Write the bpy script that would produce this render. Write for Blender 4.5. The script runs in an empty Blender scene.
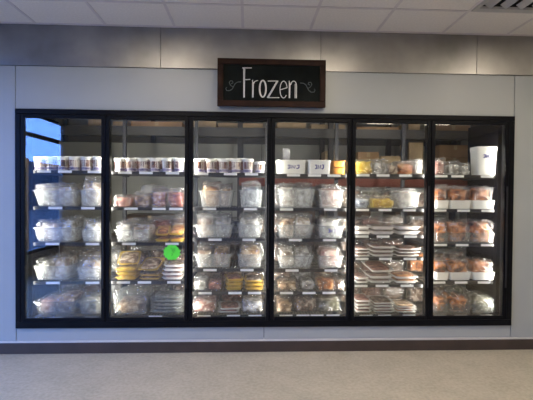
import bpy, bmesh, math, random
from mathutils import Vector, Matrix, noise
random.seed(7)
S = bpy.context.scene
C = S.collection

# ------------------------------------------------------------------ camera
FPX = 414.0
CAM = Vector((-0.2001, -3.7997, 1.465))
YAW, PIT, ROL = 0.0427, -0.0169, 0.0075
R0 = Vector((math.cos(YAW), -math.sin(YAW), 0)); F0 = Vector((math.sin(YAW), math.cos(YAW), 0)); Z0 = Vector((0, 0, 1))
FW = F0*math.cos(PIT) + Z0*math.sin(PIT)
U0 = -F0*math.sin(PIT) + Z0*math.cos(PIT)
RT = R0*math.cos(ROL) + U0*math.sin(ROL)
UP = U0*math.cos(ROL) - R0*math.sin(ROL)
cd = bpy.data.cameras.new('camera'); cam = bpy.data.objects.new('camera', cd); C.objects.link(cam)
cd.sensor_width = 36; cd.lens = FPX/533*36; cd.clip_start = .02
M = Matrix((( RT.x, UP.x, -FW.x), (RT.y, UP.y, -FW.y), (RT.z, UP.z, -FW.z))).to_4x4()
M.translation = CAM; cam.matrix_world = M
S.camera = cam
def at(px, py, Y):
    d = FW + RT*((px-266.5)/FPX) - UP*((py-200)/FPX)
    return CAM + d*((Y-CAM.y)/d.y)

# ------------------------------------------------------------------ exposure, sky, lamps
S.view_settings.view_transform = 'Standard'; S.view_settings.look = 'None'
S.view_settings.exposure = 0.0; S.view_settings.gamma = 1.0
try: S.view_settings.use_curve_mapping = False
except Exception: pass
try: S.cycles.transparent_max_bounces = 24; S.cycles.max_bounces = 10
except Exception: pass
W = bpy.data.worlds.new('sky'); S.world = W; W.use_nodes = True
bg = W.node_tree.nodes['Background']; bg.inputs[0].default_value = (.16, .35, 1.0, 1); bg.inputs[1].default_value = 16.0

CEIL = 2.946
XL, XR, YB = -4.05, 5.6, -7.9          # room: left wall, right wall, wall behind the camera
def area(name, loc, rot, sx, sy, watt, col):
    l = bpy.data.lights.new(name, 'AREA'); l.shape = 'RECTANGLE'; l.size = sx; l.size_y = sy
    l.energy = watt; l.color = col; l.cycles.is_portal = False
    o = bpy.data.objects.new(name, l); C.objects.link(o); o.location = loc; o.rotation_euler = rot
    return o
TROFF_W, STRIP_W, FILL_W = 8.6, 14.5, 2.0
WARM = (1.0, .86, .68)
TILE = .61
SEAM0 = at(243, 31, 0).x                 # a ceiling seam at the freezer wall
ROW0 = -.50                              # first seam parallel to the wall
LIGHTS = [(SEAM0 + TILE*(i+.5), ROW0 - TILE*(j+.5)) for j, ii in ((1, (-2, 1, 4)), (4, (-2, 1, 4)), (6, (4, 6))) for i in ii]
for (lx, ly) in LIGHTS:
    area('ceiling_light_lamp', (lx, ly, CEIL-.035), (0, 0, 0), .52, .52, TROFF_W, WARM)
# daylight through the shop window in the left wall
WY0, WY1, WZ0, WZ1 = -5.1, -.95, .35, 2.88
po = area('window_portal', (XL-.02, (WY0+WY1)/2, (WZ0+WZ1)/2), (0, math.radians(-90), 0), WZ1-WZ0, WY1-WY0, 1, (1, 1, 1))
try: po.data.cycles.is_portal = True
except Exception: pass

# freezer frame numbers
FX0, FX1, FZ0, FZ1 = -2.28, 2.28, .234, 2.199
OUT = .045                                # outer frame
PITCH = (FX1-FX0-2*OUT)/6
MULX = [FX0+OUT+PITCH*i for i in range(7)]
for i, mx in enumerate(MULX):
    xx = mx + (.035 if i == 0 else -.035 if i == 6 else 0)
    area('freezer_strip_lamp', (xx, .082, (FZ0+FZ1)/2), (math.radians(90), 0, 0), .035, 1.75, STRIP_W*(.45 if i in (0, 6) else 1.), (1.0, .95, .86)).rotation_euler = (math.radians(90), 0, 0)
for x in (-1.5, 1.5):
    area('cold_room_fill', (x, 1.25, 2.56), (0, 0, 0), .25, .9, FILL_W, (1.0, .95, .84))  # added fill with no fixture, brightens the far end of the cold room

# ------------------------------------------------------------------ materials
def mat(name): 
    m = bpy.data.materials.new(name); m.use_nodes = True
    return m, m.node_tree.nodes, m.node_tree.links, m.node_tree.nodes['Principled BSDF']
def c4(c): return (c[0], c[1], c[2], 1)
def lin(r, g, b): return tuple(((v/255)/12.92 if v/255 <= .04045 else ((v/255+.055)/1.055)**2.4) for v in (r, g, b))
def solid(name, col, rough=.5, metal=0., spec=.5, var=.06, vscale=6., bump=0., bscale=40.):
    m, n, l, p = mat(name)
    tc = n.new('ShaderNodeTexCoord'); nz = n.new('ShaderNodeTexNoise'); nz.inputs['Scale'].default_value = vscale; nz.inputs['Detail'].default_value = 4
    l.new(tc.outputs['Object'], nz.inputs['Vector'])
    rp = n.new('ShaderNodeValToRGB'); rp.color_ramp.elements[0].position = .3; rp.color_ramp.elements[1].position = .7
    rp.color_ramp.elements[0].color = c4([max(0, v*(1-var)) for v in col]); rp.color_ramp.elements[1].color = c4([min(1, v*(1+var)) for v in col])
    l.new(nz.outputs[0], rp.inputs[0]); l.new(rp.outputs[0], p.inputs['Base Color'])
    p.inputs['Roughness'].default_value = rough; p.inputs['Metallic'].default_value = metal; p.inputs['Specular IOR Level'].default_value = spec
    if bump:
        n2 = n.new('ShaderNodeTexNoise'); n2.inputs['Scale'].default_value = bscale; l.new(tc.outputs['Object'], n2.inputs['Vector'])
        b = n.new('ShaderNodeBump'); b.inputs['Strength'].default_value = bump; b.inputs['Distance'].default_value = .01
        l.new(n2.outputs[0], b.inputs['Height']); l.new(b.outputs[0], p.inputs['Normal'])
    return m
def food(name, cols, scale=28., rough=.35):
    cols = [tuple(v*(.45+.55*min(1, max(c)/.8)) for v in c) for c in cols]
    m, n, l, p = mat(name)
    tc = n.new('ShaderNodeTexCoord'); nz = n.new('ShaderNodeTexNoise'); nz.inputs['Scale'].default_value = scale; nz.inputs['Detail'].default_value = 5
    oi = n.new('ShaderNodeObjectInfo'); ad = n.new('ShaderNodeVectorMath'); ad.operation = 'ADD'
    cx = n.new('ShaderNodeVectorMath'); cx.operation = 'SCALE'; cx.inputs['Scale'].default_value = 9.
    l.new(oi.outputs['Random'], cx.inputs[0]); l.new(tc.outputs['Object'], ad.inputs[0]); l.new(cx.outputs[0], ad.inputs[1]); l.new(ad.outputs[0], nz.inputs['Vector'])
    rp = n.new('ShaderNodeValToRGB'); e = rp.color_ramp.elements
    e[0].position = .38; e[0].color = c4(cols[0]); e[1].position = .63; e[1].color = c4(cols[-1])
    for i, c in enumerate(cols[1:-1]): x = e.new(.38+.25*(i+1)/(len(cols)-1)); x.color = c4(c)
    l.new(nz.outputs[0], rp.inputs[0]); l.new(rp.outputs[0], p.inputs['Base Color']); p.inputs['Roughness'].default_value = rough
    b = n.new('ShaderNodeBump'); b.inputs['Strength'].default_value = .5; b.inputs['Distance'].default_value = .01
    l.new(nz.outputs[0], b.inputs['Height']); l.new(b.outputs[0], p.inputs['Normal'])
    return m
def clear(name, tint, see, gloss, rough, bump=0., bscale=30., base=(.9, .9, .9)):
    """see-through plastic or glass: transparent, a share of white haze, a gloss layer"""
    m, n, l, p = mat(name); n.remove(p); out = n['Material Output']
    tr = n.new('ShaderNodeBsdfTransparent'); tr.inputs[0].default_value = c4(tint)
    df = n.new('ShaderNodeBsdfDiffuse'); df.inputs[0].default_value = c4(base)
    tl = n.new('ShaderNodeBsdfTranslucent'); tl.inputs[0].default_value = c4(base)
    md = n.new('ShaderNodeMixShader'); md.inputs[0].default_value = .35; l.new(df.outputs[0], md.inputs[1]); l.new(tl.outputs[0], md.inputs[2])
    m1 = n.new('ShaderNodeMixShader'); m1.inputs[0].default_value = see; l.new(md.outputs[0], m1.inputs[1]); l.new(tr.outputs[0], m1.inputs[2])
    gl = n.new('ShaderNodeBsdfGlossy'); gl.inputs['Roughness'].default_value = rough
    lw = n.new('ShaderNodeLayerWeight'); lw.inputs[0].default_value = .5
    pw = n.new('ShaderNodeMath'); pw.operation = 'POWER'; pw.inputs[1].default_value = 5; l.new(lw.outputs['Facing'], pw.inputs[0])
    ma = n.new('ShaderNodeMath'); ma.operation = 'MULTIPLY_ADD'; ma.inputs[1].default_value = .8; ma.inputs[2].default_value = gloss; l.new(pw.outputs[0], ma.inputs[0])
    m2 = n.new('ShaderNodeMixShader'); l.new(ma.outputs[0], m2.inputs[0]); l.new(m1.outputs[0], m2.inputs[1]); l.new(gl.outputs[0], m2.inputs[2])
    l.new(m2.outputs[0], out.inputs[0])
    if bump:
        tc = n.new('ShaderNodeTexCoord'); n2 = n.new('ShaderNodeTexNoise'); n2.inputs['Scale'].default_value = bscale; n2.inputs['Detail'].default_value = 3
        l.new(tc.outputs['Object'], n2.inputs['Vector'])
        b = n.new('ShaderNodeBump'); b.inputs['Strength'].default_value = bump; b.inputs['Distance'].default_value = .02
        l.new(n2.outputs[0], b.inputs['Height']); l.new(b.outputs[0], gl.inputs['Normal']); l.new(b.outputs[0], df.inputs['Normal'])
    return m
def emit(name, col, s):
    m, n, l, p = mat(name); p.inputs['Base Color'].default_value = c4(col); p.inputs['Emission Color'].default_value = c4(col); p.inputs['Emission Strength'].default_value = s
    return m
def floor_mat():
    m, n, l, p = mat('vinyl_floor')
    tc = n.new('ShaderNodeTexCoord')
    a = n.new('ShaderNodeTexNoise'); a.inputs['Scale'].default_value = 3.5; a.inputs['Detail'].default_value = 8; a.inputs['Roughness'].default_value = .7; l.new(tc.outputs['Object'], a.inputs['Vector'])
    b = n.new('ShaderNodeTexNoise'); b.inputs['Scale'].default_value = 38; b.inputs['Detail'].default_value = 5; l.new(tc.outputs['Object'], b.inputs['Vector'])
    mx = n.new('ShaderNodeMath'); mx.operation = 'MULTIPLY_ADD'; mx.inputs[1].default_value = .5; l.new(b.outputs[0], mx.inputs[0])
    hf = n.new('ShaderNodeMath'); hf.operation = 'MULTIPLY'; hf.inputs[1].default_value = .5; l.new(a.outputs[0], hf.inputs[0]); l.new(hf.outputs[0], mx.inputs[2])
    rp = n.new('ShaderNodeValToRGB'); e = rp.color_ramp.elements
    e[0].position = .34; e[0].color = c4((.35, .31, .225)); e[1].position = .66; e[1].color = c4((.51, .455, .34))
    l.new(mx.outputs[0], rp.inputs[0]); l.new(rp.outputs[0], p.inputs['Base Color'])
    p.inputs['Roughness'].default_value = .42; p.inputs['Specular IOR Level'].default_value = .35
    return m
def metal_mat():
    m, n, l, p = mat('brushed_metal')
    tc = n.new('ShaderNodeTexCoord')
    a = n.new('ShaderNodeTexNoise'); a.inputs['Scale'].default_value = 2.2; a.inputs['Detail'].default_value = 6; l.new(tc.outputs['Object'], a.inputs['Vector'])
    rp = n.new('ShaderNodeValToRGB'); rp.color_ramp.elements[0].color = c4((.23, .225, .215)); rp.color_ramp.elements[1].color = c4((.40, .39, .37)); rp.color_ramp.elements[0].position = .3; rp.color_ramp.elements[1].position = .7
    l.new(a.outputs[0], rp.inputs[0]); l.new(rp.outputs[0], p.inputs['Base Color'])
    p.inputs['Metallic'].default_value = .85; p.inputs['Roughness'].default_value = .40
    b = n.new('ShaderNodeTexNoise'); b.inputs['Scale'].default_value = 2.6; l.new(tc.outputs['Object'], b.inputs['Vector'])
    bp = n.new('ShaderNodeBump'); bp.inputs['Strength'].default_value = .15; bp.inputs['Distance'].default_value = .05; l.new(b.outputs[0], bp.inputs['Height']); l.new(bp.outputs[0], p.inputs['Normal'])
    return m
K = {}
K['wall'] = solid('painted_panel', (.345, .37, .365), .38, var=.03, vscale=2.5)
K['plaster'] = solid('plaster', (.55, .52, .47), .8, var=.04)
K['ceiling'] = solid('ceiling_tile_board', (.80, .76, .69), .9, var=.05, vscale=60, bump=.15, bscale=150)
K['tee'] = solid('tee_bar_paint', (.66, .61, .58), .5)
K['floor'] = floor_mat(); K['metal'] = metal_mat()
K['base'] = solid('baseboard_rubber', (.048, .033, .025), .5, var=.15)
K['trim'] = solid('pale_trim', (.58, .56, .52), .4)
K['dark'] = solid('dark_gap', (.03, .03, .03), .8)
K['black'] = solid('black_frame_metal', (.005, .0055, .007), .4, spec=.10, var=.2)
K['blackrub'] = solid('black_gasket', (.01, .01, .012), .6)
K['liner'] = solid('matt_black_liner', (.004, .004, .006), .9, spec=.02)
K['glass'] = clear('door_glass', (.97, .985, .98), 1.0, .07, .008)
K['pane'] = clear('window_glass', (.95, .98, 1), 1.0, .05, .0)
K['led'] = emit('strip_light', (1, .97, .92), 6.0)
K['diff'] = emit('light_diffuser', WARM, 14.0)
K['shelfmetal'] = solid('dark_shelf_metal', (.020, .019, .02), .45, metal=.2)
K['wire'] = solid('shelf_wire', (.06, .06, .062), .4, metal=.5)
K['post'] = solid('dark_post', (.022, .023, .03), .5)
K['tag'] = solid('price_paper', (.90, .90, .88), .5, var=.02)
K['tub'] = clear('frosted_tub', (.96, .97, .97), .79, .05, .16, .2, 25, (.92, .93, .93))
K['tubdim'] = clear('clear_tub', (.93, .94, .94), .88, .06, .12, .2, 25, (.8, .8, .78))
K['film'] = clear('plastic_film', (.98, .98, .98), .955, .13, .08, 1., 30, (.92, .92, .92))
K['wrap'] = clear('tray_wrap', (.98, .98, .98), .90, .08, .12, .6, 26, (.85, .85, .85))
K['clam'] = clear('clear_clamshell', (.92, .93, .92), .78, .12, .1, .4, 20, (.6, .62, .62))
K['white'] = solid('white_plastic', (.80, .79, .75), .4, var=.03)
K['foam'] = solid('white_foam', (.78, .75, .70), .6, var=.03)
K['paper'] = solid('white_paper', (.82, .79, .74), .5, var=.03)
K['yellowtray'] = solid('yellow_tray_foam', (.58, .37, .05), .5, var=.08)
K['pintband'] = food('pint_print', [(.08, .03, .02), (.30, .14, .07), (.22, .10, .14), (.60, .46, .36)], 14)
K['pintbase'] = food('pint_base_print', [(.10, .08, .25), (.45, .40, .55)], 20)
K['pintbrown'] = solid('brown_print', (.13, .055, .03), .5, var=.3)
K['amber'] = solid('amber_plastic', (.62, .27, .05), .4)
K['blue'] = solid('blue_ink', (.03, .025, .22), .5, spec=.2, var=.1)
K['card'] = solid('corrugated_card', (.42, .25, .13), .8, var=.12, vscale=4)
K['cardpale'] = solid('pale_card', (.55, .40, .24), .8, var=.12, vscale=4)
K['carddim'] = solid('shaded_card', (.085, .05, .03), .85, var=.2, vscale=4)  # card colour darkened to stand for the shade low behind the shelves
K['tape'] = solid('packing_tape', (.50, .36, .20), .35)
K['orange'] = solid('rack_orange', (.20, .040, .018), .6, var=.1)
K['rackgrey'] = solid('rack_grey', (.075, .073, .072), .5)
K['coldwall'] = solid('cold_room_panel', (.46, .46, .42), .5, var=.03)
K['green'] = solid('neon_green_paper', (.10, .75, .05), .5, var=.1)
K['greenink'] = solid('green_ink', (.03, .30, .02), .5)
K['board'] = solid('chalkboard', (.010, .012, .011), .95, spec=.05, var=.35, vscale=5)
K['wood'] = solid('dark_wood', (.022, .009, .005), .6, spec=.15, var=.35, vscale=9)
K['chalk'] = solid('chalk_white', (.68, .68, .65), .9, var=.1, vscale=60)
K['chalkgrey'] = solid('chalk_grey', (.085, .10, .10), .9, var=.3, vscale=60)
K['louvre'] = solid('vent_white', (.50, .49, .45), .5)
K['alu'] = solid('window_frame_metal', (.10, .10, .11), .4, metal=.4)
K['asphalt'] = solid('asphalt', (.10, .10, .11), .9, var=.2)
K['addedwall'] = solid('added_far_wall', (.05, .055, .07), .8)
K['terracotta'] = solid('terracotta', (.80, .26, .05), .7)
# foods: (dark .. light)
F = {}
F['white'] = food('frosty_white_food', [(.30, .26, .23), (.62, .60, .57), (.82, .81, .79)], 20)
F['pale'] = food('pale_food', [(.30, .20, .14), (.58, .48, .40), (.80, .76, .70)], 18)
F['pinkish'] = food('pinkish_food', [(.32, .10, .07), (.58, .30, .25), (.80, .68, .60)], 20)
F['tan'] = food('tan_food', [(.18, .09, .04), (.42, .25, .13), (.72, .58, .42)], 20)
F['bread'] = food('bread_food', [(.28, .11, .04), (.52, .25, .09), (.74, .52, .30)], 13)
F['brown'] = food('brown_food', [(.10, .05, .03), (.28, .15, .09), (.58, .46, .36)], 24)
F['red'] = food('red_meat', [(.16, .03, .02), (.38, .09, .06), (.62, .32, .24)], 26)
F['orange'] = food('orange_food', [(.20, .045, .01), (.58, .17, .03), (.78, .42, .16)], 18)
F['glaze'] = food('glazed_orange_food', [(.12, .025, .008), (.44, .11, .02), (.72, .28, .07), (.60, .42, .48)], 15)
F['yellow'] = food('yellow_food', [(.55, .30, .02), (.80, .55, .04), (.85, .68, .20)], 16)
F['mince'] = food('minced_meat', [(.15, .055, .04), (.34, .14, .10), (.50, .29, .22)], 45)
F['grey'] = food('grey_food', [(.18, .17, .15), (.40, .38, .35), (.66, .65, .62)], 24)
F['green'] = food('greenish_food', [(.14, .13, .06), (.36, .33, .22), (.66, .62, .52)], 24)
F['bluegrey'] = food('blue_grey_food', [(.10, .12, .18), (.40, .44, .50), (.75, .77, .78)], 20)

# ------------------------------------------------------------------ mesh helpers
def box(bm, a, b):
    x0, y0, z0 = a; x1, y1, z1 = b
    v = [bm.verts.new(p) for p in ((x0,y0,z0),(x1,y0,z0),(x1,y1,z0),(x0,y1,z0),(x0,y0,z1),(x1,y0,z1),(x1,y1,z1),(x0,y1,z1))]
    for f in ((0,3,2,1),(4,5,6,7),(0,1,5,4),(1,2,6,5),(2,3,7,6),(3,0,4,7)): bm.faces.new([v[i] for i in f])
def bevbox(a, b, r):
    bm = bmesh.new(); box(bm, a, b); bmesh.ops.bevel(bm, geom=bm.edges[:], offset=r, segments=2, affect='EDGES', profile=.6)
    return bm
def obj(name, bm, m, parent=None, smooth=False):
    me = bpy.data.meshes.new(name); bmesh.ops.recalc_face_normals(bm, faces=bm.faces[:]); bm.to_mesh(me); bm.free()
    if smooth:
        for p in me.polygons: p.use_smooth = True
    o = bpy.data.objects.new(name, me); C.objects.link(o)
    if m: me.materials.append(m)
    if parent: o.parent = parent
    return o
def bxo(name, a, b, m, parent=None, r=0.):
    if r: return obj(name, bevbox(a, b, r), m, parent)
    bm = bmesh.new(); box(bm, a, b); return obj(name, bm, m, parent)
LABELS = {}
def tag(o, label, cat, group=None):
    o['label'] = label; o['category'] = cat
    if group: o['group'] = group
    n = len(label.replace(',', ' ').split())
    if not 4 <= n <= 16: print('LABEL LENGTH', n, label)
    if label in LABELS: print('LABEL TWICE', label)
    LABELS[label] = 1
    return o
def thing(name, label, cat, loc, group=None, rz=0.):
    o = bpy.data.objects.new(name, None); C.objects.link(o); o.location = loc; o.rotation_euler = (0, 0, rz); o.empty_display_size = .05
    return tag(o, label, cat, group)
def struct(o): o['kind'] = 'structure'; return o
def frustum(bm, w0, d0, w1, d1, z0, z1, cap0=True, cap1=True, yc=0., r=.18, n=3):
    """rounded-rectangle tapered solid; returns the two rings"""
    def ring(w, d, z):
        q = min(w, d)*r; pts = []
        for cx, cy, a0 in ((w/2-q, d/2-q, 0), (-w/2+q, d/2-q, 90), (-w/2+q, -d/2+q, 180), (w/2-q, -d/2+q, 270)):
            for k in range(n+1):
                a = math.radians(a0+90*k/n); pts.append(bm.verts.new((cx+q*math.cos(a), yc+cy+q*math.sin(a), z)))
        return pts
    A, B = ring(w0, d0, z0), ring(w1, d1, z1); N = len(A)
    for i in range(N): bm.faces.new((A[i], A[(i+1) % N], B[(i+1) % N], B[i]))
    if cap0: bm.faces.new(A[::-1])
    if cap1: bm.faces.new(B)
    return A, B
def bridge(bm, A, B):
    N = len(A)
    for i in range(N): bm.faces.new((A[i], A[(i+1) % N], B[(i+1) % N], B[i]))
def lump(w, d, h, seed, nu=18, nv=10, amp=.18, freq=3.2, ridge=False, p=.72, top=0.):
    """a soft irregular heap standing on z = 0"""
    bm = bmesh.new(); rows = []
    off = Vector((seed*3.17, seed*1.73, seed*.91))
    pw = lambda v: math.copysign(abs(v)**p, v)
    for j in range(1, nv):
        t = math.pi*j/nv; row = []
        for i in range(nu):
            a = 2*math.pi*i/nu
            q = Vector((pw(math.sin(t))*pw(math.cos(a)), pw(math.sin(t))*pw(math.sin(a)), pw(math.cos(t))))
            s = noise.noise(q*freq/2+off)
            if ridge: s = 1-2.4*abs(noise.noise(q*freq+off)) + .35*s
            k = 1+amp*s
            z = q.z*k
            if top and q.z > .3: z += top*max(0, noise.noise(q*2.3+off*1.7))
            row.append(bm.verts.new((min(max(q.x*k, -1), 1)*w/2, min(max(q.y*k, -1), 1)*d/2, max(0, (z+1)/2)*h)))
        rows.append(row)
    for j in range(len(rows)-1):
        for i in range(nu): bm.faces.new((rows[j][i], rows[j+1][i], rows[j+1][(i+1) % nu], rows[j][(i+1) % nu]))
    bm.faces.new(rows[0]); bm.faces.new(rows[-1][::-1])
    return bm

# ------------------------------------------------------------------ the room
struct(bxo('floor', (XL-.1, YB, -.08), (XR+.1, 3.0, 0), K['floor']))
wall = struct(obj('wall_back', (lambda bm: (box(bm, (XL, .045, 0), (FX0, .15, CEIL+.1)), box(bm, (FX1, .045, 0), (XR, .15, CEIL+.1)), box(bm, (FX0, .045, FZ1), (FX1, .15, CEIL+.1)), box(bm, (FX0, .045, 0), (FX1, .15, FZ0)), bm)[-1])(bmesh.new()), K['dark']))
BZ = .115; BAND = at(266, 70, -.02).z
g = .003
LSEAM = at(15.5, 90, 0).x; RSEAM = at(514.5, 95, 0).x; MSEAM = at(264, 334, 0).x
def wpanel(x0, x1, z0, z1): return bxo('wall_panel', (x0, 0, z0), (x1, .05, z1), K['wall'], wall, .002)
wpanel(XL, LSEAM-g, BZ, BAND); wpanel(RSEAM+g, XR, BZ, BAND)
wpanel(LSEAM+g, RSEAM-g, FZ1+.004, BAND)
wpanel(LSEAM+g, MSEAM-g, BZ, FZ0-.002); wpanel(MSEAM+g, RSEAM-g, BZ, FZ0-.002)
wpanel(LSEAM+g, FX0-.001, FZ0, FZ1); wpanel(FX1+.001, RSEAM-g, FZ0, FZ1)
# metal flashing band: separate sheets, each a little bowed
MS = [XL, at(160.5, 50, -.02).x, at(321, 52, -.02).x, at(477, 55, -.02).x, XR]
for i in range(4):
    bm = bmesh.new(); N = 12; x0, x1 = MS[i]+g, MS[i+1]-g; fr, bk = [], []
    for k in range(N+1):
        t = k/N; x = x0+(x1-x0)*t; y = -.016-.010*math.sin(math.pi*t)*(1 if i % 2 else -.4)
        fr.append([bm.verts.new((x, y, BAND+.002)), bm.verts.new((x, y-.004, CEIL-.002))]); bk.append([bm.verts.new((x, -.0005, BAND+.002)), bm.verts.new((x, -.0005, CEIL-.002))])
    for k in range(N):
        bm.faces.new((fr[k][0], fr[k+1][0], fr[k+1][1], fr[k][1])); bm.faces.new((bk[k][0], bk[k][1], bk[k+1][1], bk[k+1][0]))
        bm.faces.new((fr[k][0], bk[k][0], bk[k+1][0], fr[k+1][0])); bm.faces.new((fr[k][1], fr[k+1][1], bk[k+1][1], bk[k][1]))
    for k in (0, N): bm.faces.new((fr[k][0], fr[k][1], bk[k][1], bk[k][0]))
    obj('metal_sheet', bm, K['metal'], wall)
struct(bxo('trim_1', (XL, -.006, .0975), (XR, .045, .114), K['trim'], None, .002))
struct(bxo('baseboard_back', (XL, -.012, 0), (XR, .044, .0965), K['base'], None, .003))
struct(bxo('wall_right', (XR, YB, 0), (XR+.1, .15, CEIL+.1), K['plaster']))
struct(bxo('wall_front', (XL, YB-.1, 0), (XR, YB, CEIL+.1), K['plaster']))
bm = bmesh.new()
box(bm, (XL-.1, YB, 0), (XL, WY0, CEIL+.1)); box(bm, (XL-.1, WY1, 0), (XL, .15, CEIL+.1)); box(bm, (XL-.1, WY0, 0), (XL, WY1, WZ0)); box(bm, (XL-.1, WY0, WZ1), (XL, WY1, CEIL+.1))
struct(obj('wall_left', bm, K['plaster']))
win = struct(bpy.data.objects.new('window_1', None)); C.objects.link(win); win.location = (XL-.05, (WY0+WY1)/2, WZ0)
wm = Matrix.Translation(-Vector(win.location))
def wpart(name, a, b, m): 
    o = bxo(name, [a[i]-win.location[i] for i in range(3)], [b[i]-win.location[i] for i in range(3)], m, win); return o
TZ = 2.44
for (a, b) in (((WY0, WZ0), (WY1, WZ0+.06)), ((WY0, WZ1-.05), (WY1, WZ1)), ((WY0, TZ), (WY1, TZ+.07))): wpart('rail', (XL-.08, a[0], a[1]), (XL-.02, b[0], b[1]), K['alu'])
NP = 2
for i in range(NP+1):
    y = WY0+.03+(WY1-WY0-.06)*i/NP; wpart('mullion', (XL-.079, y-.03, WZ0+.061), (XL-.021, y+.03, TZ-.001), K['alu']); wpart('mullion', (XL-.079, y-.03, TZ+.071), (XL-.021, y+.03, WZ1-.051), K['alu'])
for i in range(NP):
    y0 = WY0+.03+(WY1-WY0-.06)*i/NP+.031; y1 = WY0+.03+(WY1-WY0-.06)*(i+1)/NP-.031
    wpart('pane', (XL-.054, y0, WZ0+.061), (XL-.046, y1, TZ-.001), K['pane']); wpart('pane', (XL-.054, y0, TZ+.071), (XL-.046, y1, WZ1-.051), K['pane'])
struct(bxo('wall_far_added', (-19, -70, -.1), (-18.5, 12, 4.0), K['addedwall']))  # unseen, added to darken the lower part of the mirrored window
struct(bxo('added_column', (-5.6, -6.25, -.1), (-5.4, -5.95, 2.25), K['terracotta'], None, .01))  # unseen, added so an orange bar shows in the first door's reflection
struct(bxo('ground', (XL-16, -70, -.2), (XL-.1, 12, -.1), K['asphalt']))
# ceiling: backing, tee bars, tiles
ceil = struct(bxo('ceiling', (XL-.1, YB-.1, CEIL+.101), (XR+.1, .15, CEIL+.18), K['ceiling']))
i0 = math.floor((XL-SEAM0)/TILE); i1 = math.ceil((XR-SEAM0)/TILE); 
rows = [(-.02, ROW0)] + [(ROW0-TILE*k, ROW0-TILE*(k+1)) for k in range(13) if ROW0-TILE*k > YB]
tee = .012
vent_cell = None
vx = at(500, 10, ROW0-.1).x
shared = {}
for j, (ya, yb) in enumerate(rows):
    yb = max(yb, YB)
    for i in range(i0, i1):
        xa, xb = max(SEAM0+TILE*i, XL), min(SEAM0+TILE*(i+1), XR)
        if xb-xa < .05 or ya-yb < .05: continue
        if j == 1 and xa <= vx < xb: vent_cell = (xa, xb, ya, yb); continue
        if any(xa < lx < xb and yb < ly < ya for lx, ly in LIGHTS): continue
        w, d = xb-xa-2*tee, ya-yb-2*tee; key = (round(w, 3), round(d, 3))
        if key not in shared:
            o = bxo('ceiling_tile', (-w/2, -d/2, 0), (w/2, d/2, .014), K['ceiling'], ceil); shared[key] = o.data
        else:
            o = bpy.data.objects.new('ceiling_tile', shared[key]); C.objects.link(o); o.parent = ceil
        o.location = ((xa+xb)/2, (ya+yb)/2, CEIL+.004)
for i in range(i0, i1+1):
    x = SEAM0+TILE*i
    if XL < x < XR: bxo('tee_bar', (x-tee, YB, CEIL), (x+tee, -.02, CEIL+.006), K['tee'], ceil)
for j, (ya, yb) in enumerate(rows):
    if yb > YB: bxo('tee_bar', (XL, yb-tee, CEIL-.0015), (XR, yb+tee, CEIL+.0035), K['tee'], ceil)
bxo('wall_angle', (XL, -.045, CEIL-.002), (XR, -.020, CEIL+.005), K['tee'], ceil)
# ceiling lights
nm = ['front row', 'middle row', 'row behind the camera']; cn = ['first from the window', 'second from the window', 'third from the window', 'fourth from the window']
for n_, (lx, ly) in enumerate(LIGHTS):
    t = thing('ceiling_light', 'square recessed ceiling light, %s before the freezer, %s' % (nm[n_//3], cn[n_ % 3]), 'ceiling light', (lx, ly, CEIL), 'recessed ceiling lights')
    h = .29
    bm = bmesh.new(); box(bm, (-h, -h, -.006), (h, -h+.025, .02)); box(bm, (-h, h-.025, -.006), (h, h, .02)); box(bm, (-h, -h+.025, -.006), (-h+.025, h-.025, .02)); box(bm, (h-.025, -h+.025, -.006), (h, h-.025, .02))
    obj('light_frame', bm, K['louvre'], t)
    bxo('diffuser', (-h+.026, -h+.026, .004), (h-.026, h-.026, .012), K['diff'], t)
# vent
xa, xb, ya, yb = vent_cell
t = thing('ceiling_vent', 'pale square ceiling air vent with wide dark slots', 'vent', ((xa+xb)/2, (ya+yb)/2, CEIL))
w = (xb-xa)/2-.014
bm = bmesh.new(); e = .055
box(bm, (-w, -w, -.008), (w, -w+e, .012)); box(bm, (-w, w-e, -.008), (w, w, .012)); box(bm, (-w, -w+e, -.008), (-w+e*.6, w-e, .012)); box(bm, (w-e*.6, -w+e, -.008), (w, w-e, .012))
obj('vent_frame', bm, K['louvre'], t)
bxo('duct', (-w+.01, -w+.01, .09), (w-.01, w-.01, .10), K['dark'], t)
for s in (-1, 1):
    bxo('duct_side', (s*(w-.012)-.003, -w+.01, .013), (s*(w-.012)+.003, w-.01, .089), K['dark'], t); bxo('duct_side', (-w+.02, s*(w-.012)-.003, .013), (w-.02, s*(w-.012)+.003, .089), K['dark'], t)
nl = 4
for k in range(nl):
    x = -w+e*.6+(2*w-1.2*e)*(k+.5)/nl
    bm = bmesh.new(); hw = .028
    v = [bm.verts.new(p) for p in ((x+hw, -w+e+.001, -.004), (x-hw*.7, -w+e+.001, .030), (x-hw*.7, w-e-.001, .030), (x+hw, w-e-.001, -.004), (x+hw-.006, -w+e+.001, -.008), (x-hw*.7-.006, -w+e+.001, .026), (x-hw*.7-.006, w-e-.001, .026), (x+hw-.006, w-e-.001, -.008))]
    for f in ((0,3,2,1),(4,5,6,7),(0,1,5,4),(1,2,6,5),(2,3,7,6),(3,0,4,7)): bm.faces.new([v[i] for i in f])
    obj('louvre', bm, K['louvre'], t)

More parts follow.
